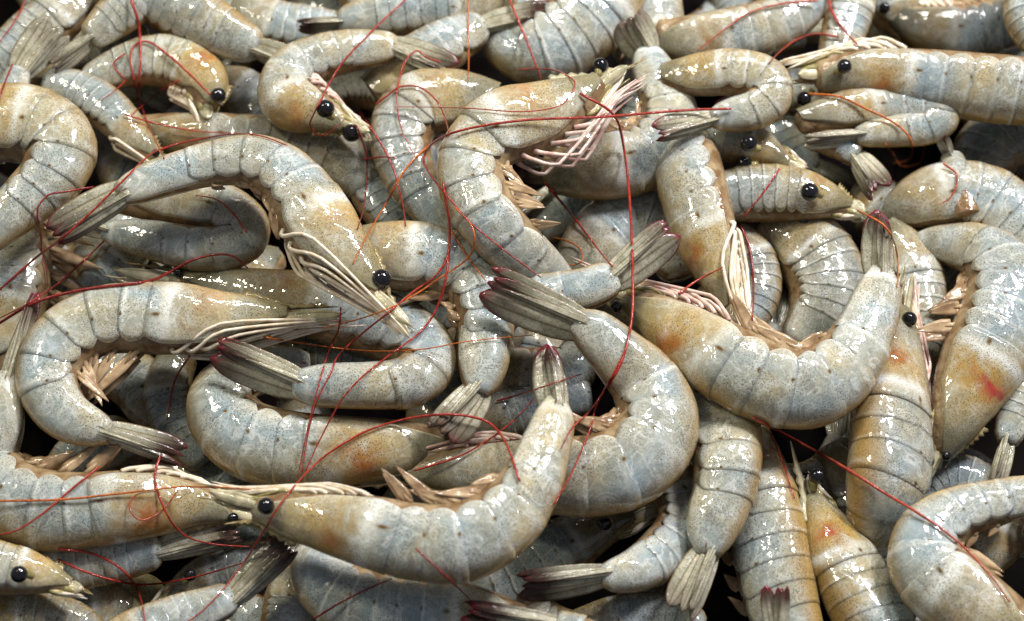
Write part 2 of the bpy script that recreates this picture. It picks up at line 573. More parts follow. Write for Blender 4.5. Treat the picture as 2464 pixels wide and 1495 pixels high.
def build_shrimp(sp):
    B = Body(sp)
    px = B.px
    org = B.C.mean(0)
    root = bpy.data.objects.new(sp.get('name', 'shrimp'), None)
    root.empty_display_size = .01
    sc.collection.objects.link(root)
    root.location = org
    root["label"] = sp['label']
    root["category"] = "shrimp"
    root["group"] = sp.get('group', "raw shrimps heaped in the pile")
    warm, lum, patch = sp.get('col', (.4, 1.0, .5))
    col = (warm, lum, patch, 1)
    near = 1.0

    def part(name, g, mat, uv2=None, parent=root, color=col, drape=True):
        v, f, uv = g
        return mesh_obj(name, v, f, mat, parent, org, uv, uv2, color, drape)

    # belly flesh: one closed tube
    u = np.concatenate([[-.012, -.004], np.linspace(.01, .985, 64), [.998, 1.004]])
    fac = np.full(len(u), .885)
    fac *= 1 - .22 * np.clip((u - .93) / .07, 0, 1) ** 2
    fac[0], fac[1], fac[-1], fac[-2] = .05, .55, .05, .55
    cols = 18
    phi = np.tile(np.linspace(0, 2 * np.pi, cols, endpoint=False), (len(u), 1))
    P = B.skin(u, phi, fac[:, None] * np.ones((1, cols)))
    uv = np.stack([np.repeat(u, cols), np.tile(np.linspace(0, 1, cols), len(u))], 1)
    part('underbelly', (P.reshape(-1, 3), grid_faces(len(u), cols, True, B.side > 0), uv), FLESH)

    # carapace
    head = sp.get('head', True)
    if sp.get('carapace', True):
        def gr(s, a):
            c = .60 - .16 * (a - 1.2)
            return .030 * np.exp(-((s - c) / .035) ** 2) * (a > .45) + .018 * np.exp(-((a - 1.25) / .10) ** 2) * (s < .55)
        v, f, uv, uv2 = shell_piece(B, .004, CAR + .012, 26, 33, .99, 1.022,
                                    lambda x: 88 + 47 * min(1, x / .45) ** .7 - 14 * max(0, (x - .8) / .2) ** 2, True, gr, .022, fold=.05)
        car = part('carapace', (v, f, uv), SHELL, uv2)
        if head:
            build_head(B, sp, part, car, px)
    # six abdomen plates
    relief = rand(.1, 1.0) if abs(sp.get('roll', 0)) < 11 else .05
    for k in range(6):
        a, b = CUTS[k], CUTS[k + 1]
        if k < 5:
            pm = lambda x: 104 + 30 * max(0, math.sin(math.pi * min(1, max(0, .06 + x * .9)))) ** .55
            f0, f1 = .990 - .006 * relief, (.994 + .010 * relief * rand(.3, 1))
        else:
            pm = lambda x: 142 + 8 * math.sin(math.pi * x)
            f0, f1 = .975, .985
        if sp.get('first', 0) > k:
            continue
        v, f, uv, uv2 = shell_piece(B, a - .006, min(b + .012, 1.006), 10 if k < 5 else 16, 27, f0, f1, pm, sweep=(.022 if k < 5 else .0) * (1 + rand(-.3, .5)), taper=0.0 if k < 5 else .30, fold=(.008 + .012 * relief) if k < 5 else .30)
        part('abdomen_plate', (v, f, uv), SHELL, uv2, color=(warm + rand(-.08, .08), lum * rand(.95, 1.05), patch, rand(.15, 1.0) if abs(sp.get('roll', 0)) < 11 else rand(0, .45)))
    if sp.get('fan'):
        build_fan(B, sp, part, px)
    if sp.get('pleo', True):
        build_swimmerets(B, sp, part, px)
    if sp.get('legs', True) and head:
        build_legs(B, sp, part, px)
    return B, root


def build_head(B, sp, part, car, px):
    # rostrum: a toothed blade rising from the back of the carapace
    n = 9
    L = B.L
    rl = sp.get('ros', .20)
    us = np.linspace(.13, .13 - rl - .06, 2 * n + 1)
    base = []
    for i, uu in enumerate(us):
        k = i / (2 * n)
        a = 1.02 - .30 * k * k if uu > 0 else 1.02 - .30 * k * k
        base.append(B.p(max(uu, -.6), a, 0) if uu > 0 else B.p(0, a * 1.0, 0) + (B.at(0)[1][0]) * (uu * L))
    base = np.array(base)
    if sp.get('ros_tip'):
        tip = unproject(sp['ros_tip'][0], sp['ros_tip'][1], (sp.get('ros_tip')[2] if len(sp['ros_tip']) > 2 else sp.get('h', 0)) * .001)
        w = np.clip((np.linspace(0, 1, 2 * n + 1) - .25) / .75, 0, 1)[:, None]
        base = base + (tip - base[-1]) * w ** 1.5
    C, t, d, w, hh, hw = B.at(.02)
    d, w = d[0], w[0]
    hgt = np.array([(12.5 * (1 - i / (2 * n + .0)) ** .7 + 1.0) * px for i in range(2 * n + 1)])
    th = np.array([(8.0 * (1 - .88 * i / (2 * n))) * px for i in range(2 * n + 1)])
    rs = sp.get('ros_scale', 1.0)
    hgt, th = hgt * rs, th * rs
    tooth = np.array([(7.5 if i % 2 else 0.0) * px * (1 if i < 2 * n - 4 else 0) for i in range(2 * n + 1)])
    rows = []
    for i in range(2 * n + 1):
        c = base[i]
        rows.append([c + d * (hgt[i] * .5 + tooth[i]), c + w * th[i] * .5, c - d * hgt[i] * .9, c - w * th[i] * .5])
    v = np.array(rows).reshape(-1, 3)
    f = grid_faces(2 * n + 1, 4, True, B.side > 0) + [(0, 1, 2, 3), tuple(len(v) - 4 + i for i in range(4))]
    part('rostrum', (v, f, np.zeros((len(v), 2))), TOOTH if rs < 1.2 else BLADE, parent=car)
    # eyes on stalks
    er = sp.get('eye_r', 21) * px
    eyes = sp.get('eyes')
    if eyes is None:
        eyes = [None, None]
    for i, e in enumerate(eyes):
        sg = 1 if i == 0 else -1
        root_p = B.p(.015, .25, .35 * sg)
        if e is None:
            C, t, d, w, hh, hw = B.at(0.0)
            c = B.p(.012, .42, .0) + w[0] * sg * (hw[0] + er * .55) - t[0] * er * .6
        else:
            c = unproject(e[0], e[1], (e[2] if len(e) > 2 else sp.get('h', 0) + 5) * .001)
        dd = root_p - c
        root_p = c + unit(dd) * min(np.linalg.norm(dd), 1.7 * er)
        pts = catmull([root_p, (root_p * .5 + c * .5) + B.at(0)[2][0] * er * .2, c], 6)
        st = part('eyestalk', tube(pts, np.linspace(.42, .62, 6) * er, 8), STALK)
        v, f = ball(c, er)
        part('eye', (v, f, np.zeros((len(v), 2))), EYE, parent=st)
    # antennal scales: two long pale blades below the rostrum
    C, t, d, w, hh, hw = B.at(0.0)
    t, d, w = t[0], d[0], w[0]
    sl = sp.get('scale_len', .17) * B.L
    for sg in (1, -1):
        base = B.p(.035, -.10, .55 * sg)
        ax = unit(-t + d * rand(-.10, .06) + w * sg * .10)
        wd = unit(d - ax * (d @ ax))
        nn = unit(np.cross(ax, wd)) * 1.0
        if nn @ w * sg < 0:
            nn = -nn
        part('antennal_scale', blade(base, ax, wd, nn, sl * rand(.9, 1.08), sp.get('scale_w', 34) * px, LEAF, 2.2 * px, rand(-.05, .02), .0005, 12, 7), BLADE)
        pts = [B.p(.03, -.42, .40 * sg), B.p(-.02, -.45, .45 * sg), B.p(-.055, -.35, .35 * sg)]
        part('antenna_base', tube(catmull(pts, 7), np.array([9, 9.5, 9, 8.5, 8, 7, 4.5]) * px, 8), STALK)
    for sg in (1, -1):
        for j in range(3):
            j0 = rand(-.05, .05)
            pts = [B.p(.12 - .02 * j, -.72, .30 * sg), B.p(.07 - .02 * j, -.92 - .06 * j, .48 * sg), B.p(.00 - .02 * j, -.80 + j0 * 4, .45 * sg), B.p(-.045 - .02 * j + j0, -.62 + j0 * 6, .30 * sg)]
            part('maxilliped', tube(kinked(pts, 10), np.array([6, 6, 5.5, 5, 5, 4.5, 4, 3.4, 2.6, 1.0]) * px, 7), LEG if j else STALK)
    for sg in (1, -1):
        a0 = rand(-.15, .2)
        pts = [B.p(.02, .15, .2 * sg), B.p(-.05, .12, .2 * sg), B.p(-.10, a0, .25 * sg), B.p(-.15, a0 + rand(-.4, .3), .3 * sg)]
        part('antennule', tube(catmull(pts, 10), np.linspace(4.5, 1.0, 10) * px, 6), TOOTH)


def kinked(pts, n, soft=.35):
    a = catmull(pts, n)
    q = np.asarray(pts, float)
    f = np.linspace(0, len(q) - 1, n)
    b = np.stack([np.interp(f, np.arange(len(q)), q[:, i]) for i in range(3)], 1)
    return soft * a + (1 - soft) * b


def build_legs(B, sp, part, px):
    mat = LEGP if sp.get('pink') else LEG
    reach = sp.get('reach', 1.0)
    drop = sp.get('drop', 0.0)
    for sg in (1, -1):
        for k in range(5):
            ub = .15 + .040 * k + rand(-.012, .012)
            fl = sp.get('flank', 0) if sg > 0 else 0.0      # legs folded up over the near flank
            th = sg * math.radians(12 + fl * (16 + 13 * k))
            dr = drop * rand(.3, 1.25)
            jit = rand(-1.3, 1.3)

            def lp(u_, r_, th_=th):
                return B.p(u_, -r_ * math.cos(th_), r_ * math.sin(th_))
            pts = [B.p(ub, -.80, .40 * sg), lp(ub - .02, 1.0 + .2 * dr, sg * math.radians(28)),
                   lp(ub - (.10 + .012 * jit) * reach, 1.06 + .02 * k + dr),
                   lp(.13 - .125 * reach - .014 * k + .015 * jit, 1.06 + .02 * k + dr * 1.15, th * .9),
                   lp(.07 - .165 * reach - .012 * k + .03 * jit, .98 + dr * 1.4 + .25 * max(0, jit), th * .75)]
            part('leg', tube(kinked(pts, 17, .85 if fl > .5 else .35), np.interp(np.linspace(0, 1, 17), [0, .3, .55, .85, 1], [6.4, 5.4, 4.2, 3.0, .9]) * px, 7), mat)


def build_swimmerets(B, sp, part, px):
    for k in range(5):
        for sg in ((1, -1) if k % 2 == 0 else (1,)):
            um = .5 * (CUTS[k] + CUTS[k + 1])
            C, t, d, w, hh, hw = B.at(um)
            C, t, d, w, hh, hw = C[0], t[0], d[0], w[0], hh[0], hw[0]
            base = C - d * hh * .80 + w * hw * .30 * sg
            lean = sp.get('lean', .75) + (.7 if sp.get('lean', .75) >= 0 else -.6) + rand(-.15, .15)
            ax = unit(-d * 1.0 - t * lean + w * sg * rand(-.05, .15))
            wd = unit(t - ax * (t @ ax) + w * rand(-.25, .25))
            nn = unit(np.cross(ax, wd))
            Ls = hh * sp.get('plen', .85) * 1.15 * rand(.8, 1.2) * (1 - .08 * k)
            pts = [base, base + ax * Ls * .18, base + ax * Ls * .34]
            pd = part('swimmeret', tube(np.array(pts), np.array([7, 6, 3]) * px, 7), PLEO)
            part('paddle', blade(base + ax * Ls * .12, ax, wd, nn, Ls * 1.2, hh * .32, PADDLE, 3 * px, rand(-.18, .18), .0005, 9, 5), PLEO, parent=pd)


def build_fan(B, sp, part, px):
    fx, fy, fw = sp['fan'][:3]
    fh = sp['fan'][3] if len(sp['fan']) > 3 else (sp['pts'][-1][3] if len(sp['pts'][-1]) > 3 else sp.get('h', 0))
    spread = sp.get('spread', 1.0)
    C, t, d, w, hh, hw = B.at(.99)
    C, t, d, w = C[0], t[0], d[0], w[0]
    tip = unproject(fx, fy, fh * .001)
    ax = unit(tip - C)
    L = np.linalg.norm(tip - C) * 1.0
    nv = unit(CAM - C)
    nrm = unit(nv - ax * (nv @ ax))
    nrm = unit(nrm + sp.get('fan_roll', 0) * np.cross(nrm, ax))
    wd = np.cross(nrm, ax)
    W = fw * px * .84
    sg = sp.get('fan_side', 1)
    col = (sp.get('red', .9), 1, sp.get('dark', .9), 1)
    hb = float(hh[0])
    # (name, turn deg, base shift, length, width, profile, lift)
    plates = [('uropod', -4.5 * spread * sg, -.24 * sg, .97, .38, UROPOD, -.0018, 3.2),
              ('uropod', 3.0 * spread * sg, .15 * sg, .99, .72, UROPOD, -.0004, 1.2),
              ('uropod', -1.5 * spread * sg, -.04 * sg, .95, .42, UROPOD, .0006, 3.2),
              ('uropod', -3.0 * spread * sg, -.15 * sg, .94, .32, UROPOD, .0014, 3.2),
              ('telson', -1.2 * spread * sg, -.10 * sg, .80, .22, TELSON, .0022, 5.0)]
    for nm, turn, sh, ll, ww, prof, lift, rdg in plates:
        a = math.radians(turn + rand(-1.2, 1.2))
        ax2 = math.cos(a) * ax + math.sin(a) * wd
        wd2 = math.cos(a) * wd - math.sin(a) * ax
        tl = unit(nrm + wd2 * rand(-.35, .35))
        wd2 = unit(wd2 - tl * (wd2 @ tl))
        base = C + wd * sh * W * .8 - ax * L * .075 + nrm * (lift + hb * .25)
        c2 = (col[0] * (.55 if nm == 'telson' else 1), 1, col[2] * rand(.75, 1.1), 1)
        part(nm, blade(base, ax2, wd2, tl, L * 1.03 * ll * rand(.97, 1.02), W * ww, prof, rdg * px,
                       rand(-.05, .015), .0007, 16, 9), FAN, color=c2)


# ------------------------------------------------------------------ the shrimps of the photograph (photo pixels, widths in pixels, heights in mm)
S = []


def shrimp(label, pts, h, **kw):
    S.append(dict(label=label, pts=pts, h=h, **kw))


# ---- the big shrimps on top
shrimp("arched grey shrimp with cream legs and a round black eye beside its toothed rostrum",
       [(912, 715, 62), (858, 660, 120), (785, 580, 168), (738, 500, 162), (692, 435, 142), (622, 393, 124), (545, 392, 112), (465, 408, 102), (385, 430, 96), (290, 468, 82)], 27,
       fan=(108, 575, 112, 20), fan_side=-1, spread=.5, eyes=[(918, 672, 30), (836, 664, 28)], eye_r=24, ros_tip=(982, 806, 22), flank=.9, reach=1.0,
       col=(.42, 1.12, .25), pleo=True, plen=.5, lean=1.4, dark=.7)
shrimp("small curled shrimp with bluish flank lying under the arch of a larger shrimp",
       [(260, 478, 70), (350, 478, 110), (450, 488, 120), (545, 515, 120), (590, 560, 112), (535, 596, 108), (440, 590, 104), (340, 572, 90), (252, 556, 60)], 2,
       fan=(150, 520, 60), head=False, legs=False, pleo=False, col=(.15, .95, .2))
shrimp("U-shaped shrimp with amber speckled carapace, long cream legs and its tail fan folded under",
       [(700, 765, 55), (610, 770, 108), (490, 775, 150), (380, 772, 165), (275, 772, 160), (185, 802, 155), (128, 868, 150), (122, 940, 145), (168, 1003, 125), (262, 1040, 88)], 12,
       fan=(462, 1098, 78, 2), fan_side=1, eyes=[(735, 745, -6), (738, 772, -6)], eye_r=10, flank=.95, reach=1.15, col=(.36, 1.1, .35), plen=1.15, lean=-.3, red=.4, dark=1.0)
shrimp("looped shrimp with speckled head under cream legs and maroon-tipped tail fan on the next shrimp",
       [(425, 672, 45, -4), (520, 690, 90, -4), (640, 715, 125, -4), (775, 748, 150, -4), (900, 782, 158, -2), (990, 820, 150, 2), (1025, 875, 132, 8), (985, 915, 126, 12), (900, 926, 116, 14), (800, 926, 112, 14), (712, 926, 100, 14)], 0,
       fan=(498, 836, 122, 16), fan_side=1, spread=.6, legs=True, eyes=[None], eye_r=12, col=(.30, 1.0, .3), pleo=False)
shrimp("fat speckled shrimp with orange liver patch, its back bulging above the orange-bellied head below",
       [(1060, 1058, 70, -4), (970, 1072, 130), (865, 1078, 155), (765, 1082, 172), (665, 1072, 180), (580, 1040, 175), (535, 972, 160), (575, 912, 130), (660, 885, 110, -6), (740, 880, 90, -8)], 0,
       legs=False, head=False, pleo=False, col=(.34, 1.08, 1.0))
shrimp("grey shrimp bent at a right angle, split tail fan pointing down",
       [(800, 590, 85, 4), (880, 612, 140, 8), (960, 622, 158), (1050, 632, 158), (1128, 672, 148), (1163, 742, 138), (1164, 812, 130), (1160, 880, 124), (1150, 945, 84)], 11,
       fan=(1058, 1062, 120, 12), spread=1.9, fan_side=1, head=False, legs=False, col=(.40, 1.05, .15), plen=.6, lean=.3, red=.5, dark=.7)
shrimp("pale shrimp with pointed rostrum, black eye and pinkish legs hanging from its bent body",
       [(1452, 200, 60), (1385, 242, 120), (1290, 288, 168), (1195, 322, 168), (1137, 390, 152), (1150, 470, 152), (1195, 542, 145), (1255, 605, 135, 18), (1320, 662, 112, 6), (1375, 712, 80, -4)], 25,
       eyes=[(1445, 158, 27), (1478, 205, 14)], eye_r=19, ros_tip=(1520, 160, 26), ros_scale=1.4, pink=True, drop=.60, flank=.25, reach=.75, col=(.38, 1.1, .45), plen=.8, lean=-.5, scale_len=.12)
shrimp("bluish tail with brown-tipped open fan crossing under a wider maroon-edged fan",
       [(1190, 960, 80, -16), (1160, 870, 120, -16), (1175, 790, 120, -10), (1225, 735, 112, 2), (1305, 718, 108, 12), (1395, 702, 106, 16), (1482, 670, 100, 18)], 10,
       fan=(1636, 545, 122, 22), fan_side=-1, head=False, legs=False, carapace=True, pleo=False, col=(.12, 1.1, .1), dark=.6)
shrimp("large hooked shrimp with wide maroon-edged tail fan and crinkled highlights on its grey back",
       [(965, 1140, 45, -2), (1050, 1130, 90, -2), (1150, 1130, 130, 0), (1280, 1135, 165, 6), (1400, 1140, 185, 10), (1515, 1112, 196), (1578, 1025, 190), (1552, 932, 172), (1492, 862, 142, 17), (1430, 803, 122, 20), (1385, 776, 98, 22)], 12,
       fan=(1148, 682, 140, 27), fan_side=1, eyes=[None], eye_r=10, legs=True, reach=1.25, drop=.1, pink=True, col=(.33, .98, .15), plen=.75, lean=.2, dark=.75)
shrimp("J-shaped shrimp with amber liver patch, cream legs over its eye and dark pointed tail",
       [(612, 1220, 62, 18), (700, 1236, 112, 20), (800, 1256, 142, 22), (900, 1275, 162), (1000, 1298, 176), (1105, 1300, 184), (1205, 1250, 170), (1272, 1165, 150), (1308, 1080, 128), (1330, 1010, 108), (1336, 968, 84)], 27,
       fan=(1316, 820, 132, 30), spread=-1.5, eyes=[(640, 1218, 28), (560, 1196, 8)], eye_r=21, ros_tip=(540, 1262, 18), drop=.05, reach=1.1, col=(.40, 1.15, .75), plen=.9, lean=.6, red=1.0, dark=1.0)
shrimp("shrimp with round orange patch, antenna ring and teeth along its lower edge",
       [(565, 1240, 48, -8), (490, 1214, 100, -5), (400, 1208, 142, -2), (300, 1212, 160), (205, 1222, 172), (105, 1222, 186), (10, 1185, 180), (-32, 1100, 165), (0, 1005, 130, 8), (18, 905, 82, 10)], 2,
       fan=(93, 684, 72, 14), spread=-1.0, eyes=[None], eye_r=14, ros_tip=(600, 1262, -10), drop=-.1, col=(.38, 1.05, 1.0), plen=.9, lean=.4)
shrimp("wide U-shaped shrimp with speckled amber carapace and upright tail fan with red tip",
       [(1500, 718, 58, 2), (1575, 755, 112, 5), (1662, 812, 158, 10), (1760, 873, 182), (1860, 920, 188), (1955, 928, 184), (2035, 868, 168), (2082, 785, 142), (2108, 720, 124), (2118, 655, 88)], 14,
       fan=(2118, 500, 122, 22), spread=-1.0, eyes=[(1482, 737, 6), None], eye_r=15, pink=True, drop=.15, reach=1.15, col=(.36, 1.08, .9), plen=1.0, lean=1.1)
shrimp("upright speckled shrimp seen from its back with long pale rostrum and orange flank",
       [(2166, 742, 62, -2), (2160, 820, 110, -2), (2150, 920, 150), (2145, 1020, 176), (2145, 1100, 182), (2132, 1180, 172), (2116, 1250, 142, -8), (2100, 1318, 108, -20), (2090, 1370, 80, -34)], -2,
       side=1, roll=48, eyes=[(2188, 768, 4), None], eye_r=19, ros_tip=(2180, 632, 4), ros_scale=1.5, pink=True, flank=.0, drop=.35, col=(.52, 1.0, .9), pleo=False)
shrimp("big shrimp with crimson and yellow blotch on its dark blue-grey head",
       [(2262, 1095, 60, -10), (2292, 1022, 120), (2325, 940, 168), (2368, 850, 195), (2405, 760, 196), (2412, 672, 176), (2362, 612, 142, -10), (2282, 590, 104, -14), (2200, 586, 62, -18)], -6,
       head=True, legs=False, eyes=[None], eye_r=12, ros=.10, col=(.12, .92, 1.7), plen=.6, lean=0)
shrimp("hooked bluish shrimp with creased back lying under a long orange antenna",
       [(2490, 1560, 150), (2405, 1500, 176), (2312, 1432, 186), (2240, 1365, 178), (2240, 1292, 158), (2300, 1242, 128), (2390, 1215, 112), (2480, 1192, 96), (2570, 1170, 60)], 10,
       head=False, legs=False, col=(.18, 1.1, .2), plen=.6)
shrimp("shrimp head with thick yellow rostrum and black eye above a rusty red carapace",
       [(1952, 1190, 46), (1982, 1250, 96), (2022, 1335, 142), (2070, 1422, 168), (2112, 1500, 172), (2145, 1590, 170), (2130, 1680, 120)], -6,
       side=1, roll=35, eyes=[(1966, 1146, 0), (1940, 1152, -12)], eye_r=21, ros_tip=(1902, 1062, 4), ros_scale=2.0, legs=False, pleo=False, col=(.50, .95, 1.5), scale_w=44, scale_len=.12)
shrimp("narrow shrimp with orange shoulder standing between a split tail fan and a yellow rostrum",
       [(1808, 1010, 55, -20), (1822, 1100, 100, -12), (1835, 1190, 140), (1845, 1290, 168), (1860, 1380, 170), (1880, 1460, 166), (1905, 1545, 150), (1900, 1640, 100)], -8,
       side=-1, roll=32, head=False, legs=False, col=(.50, 1.05, .9), plen=.6)
shrimp("slim shrimp hanging down beside the big hooked one, tail plates split in two",
       [(1520, 980, 110, -18), (1595, 935, 145, -14), (1680, 952, 165, -8), (1734, 1022, 165, -2), (1746, 1110, 158), (1736, 1190, 148), (1712, 1270, 132), (1702, 1335, 88)], 4,
       fan=(1628, 1486, 105, 4), spread=1.3, fan_side=-1, head=False, legs=False, pleo=False, roll=12, col=(.34, 1.05, .15), red=.25, dark=.45)
shrimp("shrimp curving out from under the hooked one with brown tail fan laid flat",
       [(1500, 1130, 100, -20), (1580, 1150, 130, -18), (1645, 1200, 135, -14), (1638, 1275, 130, -8), (1585, 1335, 122, -2), (1515, 1375, 104, 4), (1448, 1385, 76, 6)], 0,
       fan=(1228, 1420, 92, 8), spread=.7, head=False, legs=False, pleo=False, col=(.22, 1.08, .1), red=.4, dark=1.1)
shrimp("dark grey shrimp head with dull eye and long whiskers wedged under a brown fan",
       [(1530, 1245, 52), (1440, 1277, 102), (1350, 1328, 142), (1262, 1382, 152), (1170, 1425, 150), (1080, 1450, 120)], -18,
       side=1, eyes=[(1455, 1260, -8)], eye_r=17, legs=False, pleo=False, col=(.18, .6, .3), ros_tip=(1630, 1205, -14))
shrimp("pale grey shrimp body lying beneath the J-shaped one with dark swimmerets",
       [(1310, 1530, 110), (1185, 1508, 168), (1065, 1482, 178), (945, 1468, 178), (845, 1442, 170), (772, 1385, 145), (758, 1310, 110)], -4,
       head=False, legs=False, col=(.20, 1.1, .1), plen=.8, lean=0)
# ---- left side
shrimp("broad shrimp with crumpled shell folded back sharply on itself above a red-tipped tail",
       [(-150, 290, 150), (-40, 298, 176), (70, 308, 178), (140, 350, 165), (120, 420, 146), (60, 480, 130), (0, 535, 112), (-60, 590, 90)], 14,
       head=False, legs=False, pleo=False, col=(.55, 1.05, .1), asp=.8)
shrimp("yellowish body with hanging swimmerets behind crossing red antennae",
       [(-70, 900, 120), (0, 800, 165), (32, 700, 178), (32, 600, 172), (0, 500, 140), (-60, 430, 100)], -14,
       side=-1, head=False, legs=False, col=(.50, .95, .2), plen=1.1, lean=.0)
shrimp("pink-tinged shrimp with yellow face and black eye under looping red antennae",
       [(500, 262, 62), (488, 205, 118), (440, 160, 132), (362, 150, 116), (282, 168, 98), (205, 198, 72)], -4,
       side=1, fan=(120, 225, 60, -8), eyes=[(525, 230, 2), None], eye_r=19, ros=.10, col=(.55, 1.05, .8), reach=.5, pleo=False, scale_len=.14)
shrimp("curled shrimp with speckled face, two black eyes and a dark-tipped fan behind",
       [(832, 302, 52), (775, 272, 98), (705, 238, 135), (705, 178, 120), (780, 140, 108), (865, 122, 98), (955, 112, 76)], 6,
       fan=(1108, 178, 88, 6), spread=1.6, eyes=[(783, 262, 17), (846, 320, 6)], eye_r=22, ros=.12, pink=True, reach=.6, col=(.45, 1.05, .6), pleo=False, red=.7, dark=.8)
shrimp("tapering grey tail with brown joint marks dipping behind the curled face",
       [(270, -70, 110), (362, -20, 134), (450, 35, 136), (545, 85, 116), (620, 118, 86)], 2,
       side=-1, roll=20, fan=(740, 165, 80, 0), head=False, legs=False, pleo=False, col=(.40, 1.0, .1), red=.1, dark=.4)
shrimp("beige tail segment running into the upper left corner beside a red antenna",
       [(430, -70, 110), (345, -12, 112), (272, 48, 98), (215, 95, 72)], 4,
       side=1, roll=20, fan=(120, 175, 60, 2), head=False, legs=False, pleo=False, col=(.5, 1.0, .1), red=.2, dark=.6)
shrimp("forked greenish tail fan pointing up at the corner with a short pale stem",
       [(-30, 380, 100), (-10, 310, 110), (20, 245, 92), (50, 168, 62)], 4,
       fan=(140, 48, 110, 10), spread=2.0, head=False, legs=False, pleo=False, col=(.35, 1.0, .1), red=.0, dark=.4)
shrimp("bluish shrimp back slanting across the corner behind a forked tail fan",
       [(240, -50, 100), (155, 28, 122), (72, 100, 128), (0, 172, 122), (-60, 240, 100)], -8,
       head=False, legs=False, pleo=False, col=(.12, 1.0, .1))
shrimp("thin greenish-brown tail stretched behind the looping antennae",
       [(40, 190, 70), (150, 152, 78), (255, 122, 82), (360, 92, 80)], -10, side=-1,
       head=False, legs=False, pleo=False, carapace=True, col=(.6, .7, .1))
shrimp("slender shrimp with dark brown fan tip overlapping the blurred bodies at the back",
       [(1240, 5, 100), (1110, 15, 112), (985, 30, 108), (885, 45, 98), (815, 56, 72)], -2,
       side=1, roll=15, fan=(708, 64, 50, 0), head=False, legs=False, pleo=False, col=(.35, 1.05, .1), spread=.5, red=.2, dark=1.2)
shrimp("bluish blurred body with bright glints between two tapering tails",
       [(560, 20, 90), (660, 62, 112), (760, 80, 114), (870, 95, 100)], -12, side=-1,
       head=False, legs=False, pleo=False, col=(.1, 1.05, .1))
shrimp("beige tail with flat reddish-brown fan lying against a broad grey back",
       [(905, 235, 120, -8), (985, 172, 132, -4), (1060, 122, 126), (1118, 86, 106), (1165, 62, 84)], 0,
       fan=(1352, 18, 88, 4), spread=.6, head=False, legs=False, pleo=False, col=(.45, 1.0, .1), red=.6, dark=1.2)
shrimp("broad grey shrimp back with creased plates behind a rostrum and a thick red antenna",
       [(1510, -110, 140), (1458, -20, 172), (1395, 55, 186), (1305, 112, 176), (1235, 110, 140), (1185, 50, 100)], -6,
       head=False, legs=False, pleo=False, col=(.28, 1.05, .1))
shrimp("S-shaped shrimp with opened tail fan on top and rounded grey belly below",
       [(1310, 420, 90, -8), (1390, 405, 140, -6), (1475, 392, 152), (1555, 368, 156), (1606, 300, 138), (1592, 222, 120), (1566, 162, 104), (1558, 118, 74)], 0,
       fan=(1502, 36, 128, 8), spread=1.9, head=False, legs=False, col=(.30, 1.08, .1), plen=.5, red=.3, dark=.6)
shrimp("pale upright body with trailing cream leg behind an opened tail fan",
       [(1600, 170, 80), (1585, 70, 112), (1568, -20, 122), (1560, -110, 110)], -14, side=1,
       head=False, legs=False, plen=.8, col=(.30, 1.05, .1))
shrimp("oval grey body with fine glints under a thin red-brown antenna",
       [(1580, 95, 105), (1690, 92, 124), (1795, 75, 130), (1885, 45, 118), (1950, 8, 90), (1995, -50, 70)], -6,
       side=1, head=False, legs=False, pleo=False, col=(.38, .95, .4))
shrimp("folded shrimp with tan elbow and maroon-tipped fan pressed along its belly",
       [(1595, 196, 84, 4), (1680, 184, 100, 8), (1765, 178, 108), (1835, 195, 108), (1850, 235, 102), (1812, 264, 94), (1760, 276, 84), (1712, 284, 66)], 12,
       fan=(1564, 322, 74, 20), spread=.6, fan_side=-1, head=False, legs=False, pleo=False, col=(.55, 1.0, .1), dark=.5)
# ---- right side
shrimp("horizontal shrimp with dull black eye, rust patch and thin legs bristling along its upper edge",
       [(1962, 186, 84), (2060, 172, 112), (2160, 180, 128), (2260, 192, 144), (2360, 206, 156), (2460, 216, 160), (2550, 240, 146), (2620, 300, 110)], 4,
       side=1, eyes=[(2032, 160, 13), (1935, 238, 0)], eye_r=18, ros=.06, col=(.55, .92, .9), drop=.12, reach=.9, pleo=False, scale_len=.10)
shrimp("folded pinkish shrimp with straight seamed tail below the rust-patched one",
       [(1920, 296, 64), (2020, 272, 92), (2120, 260, 100), (2215, 258, 98), (2262, 280, 90), (2225, 306, 82), (2150, 315, 78), (2062, 326, 62)], 0,
       fan=(1925, 342, 54, 2), spread=.5, head=False, legs=False, pleo=False, col=(.62, .9, .2), red=.0, dark=.5)
shrimp("short tan tail with dark tip poking up beside the dark round back",
       [(2330, 520, 70), (2312, 455, 76), (2285, 372, 56)], -8, side=1,
       fan=(2256, 304, 46, 2), spread=.5, head=False, legs=False, carapace=False, first=3, pleo=False, col=(.5, .9, .1))
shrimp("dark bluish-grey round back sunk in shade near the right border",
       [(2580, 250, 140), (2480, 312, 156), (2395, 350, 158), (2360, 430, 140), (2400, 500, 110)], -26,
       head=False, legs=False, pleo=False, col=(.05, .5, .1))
shrimp("dome-backed pale shrimp sloping down to the right border under small tail tips",
       [(2090, 560, 40, -26), (2180, 505, 112, -18), (2262, 478, 152), (2355, 490, 176), (2440, 545, 176), (2500, 630, 160), (2500, 720, 120)], -14,
       head=False, legs=False, pleo=False, col=(.22, 1.0, .1))
shrimp("shrimp head with two shiny eyes under the maroon-tipped folded tail",
       [(1900, 394, 40), (1832, 357, 86), (1762, 334, 110), (1682, 325, 112), (1600, 330, 100)], -4,
       side=-1, roll=20, eyes=[(1802, 345, 8), (1790, 395, -2)], eye_r=20, ros=.10, legs=False, pleo=False, col=(.50, .85, .3), scale_len=.16)
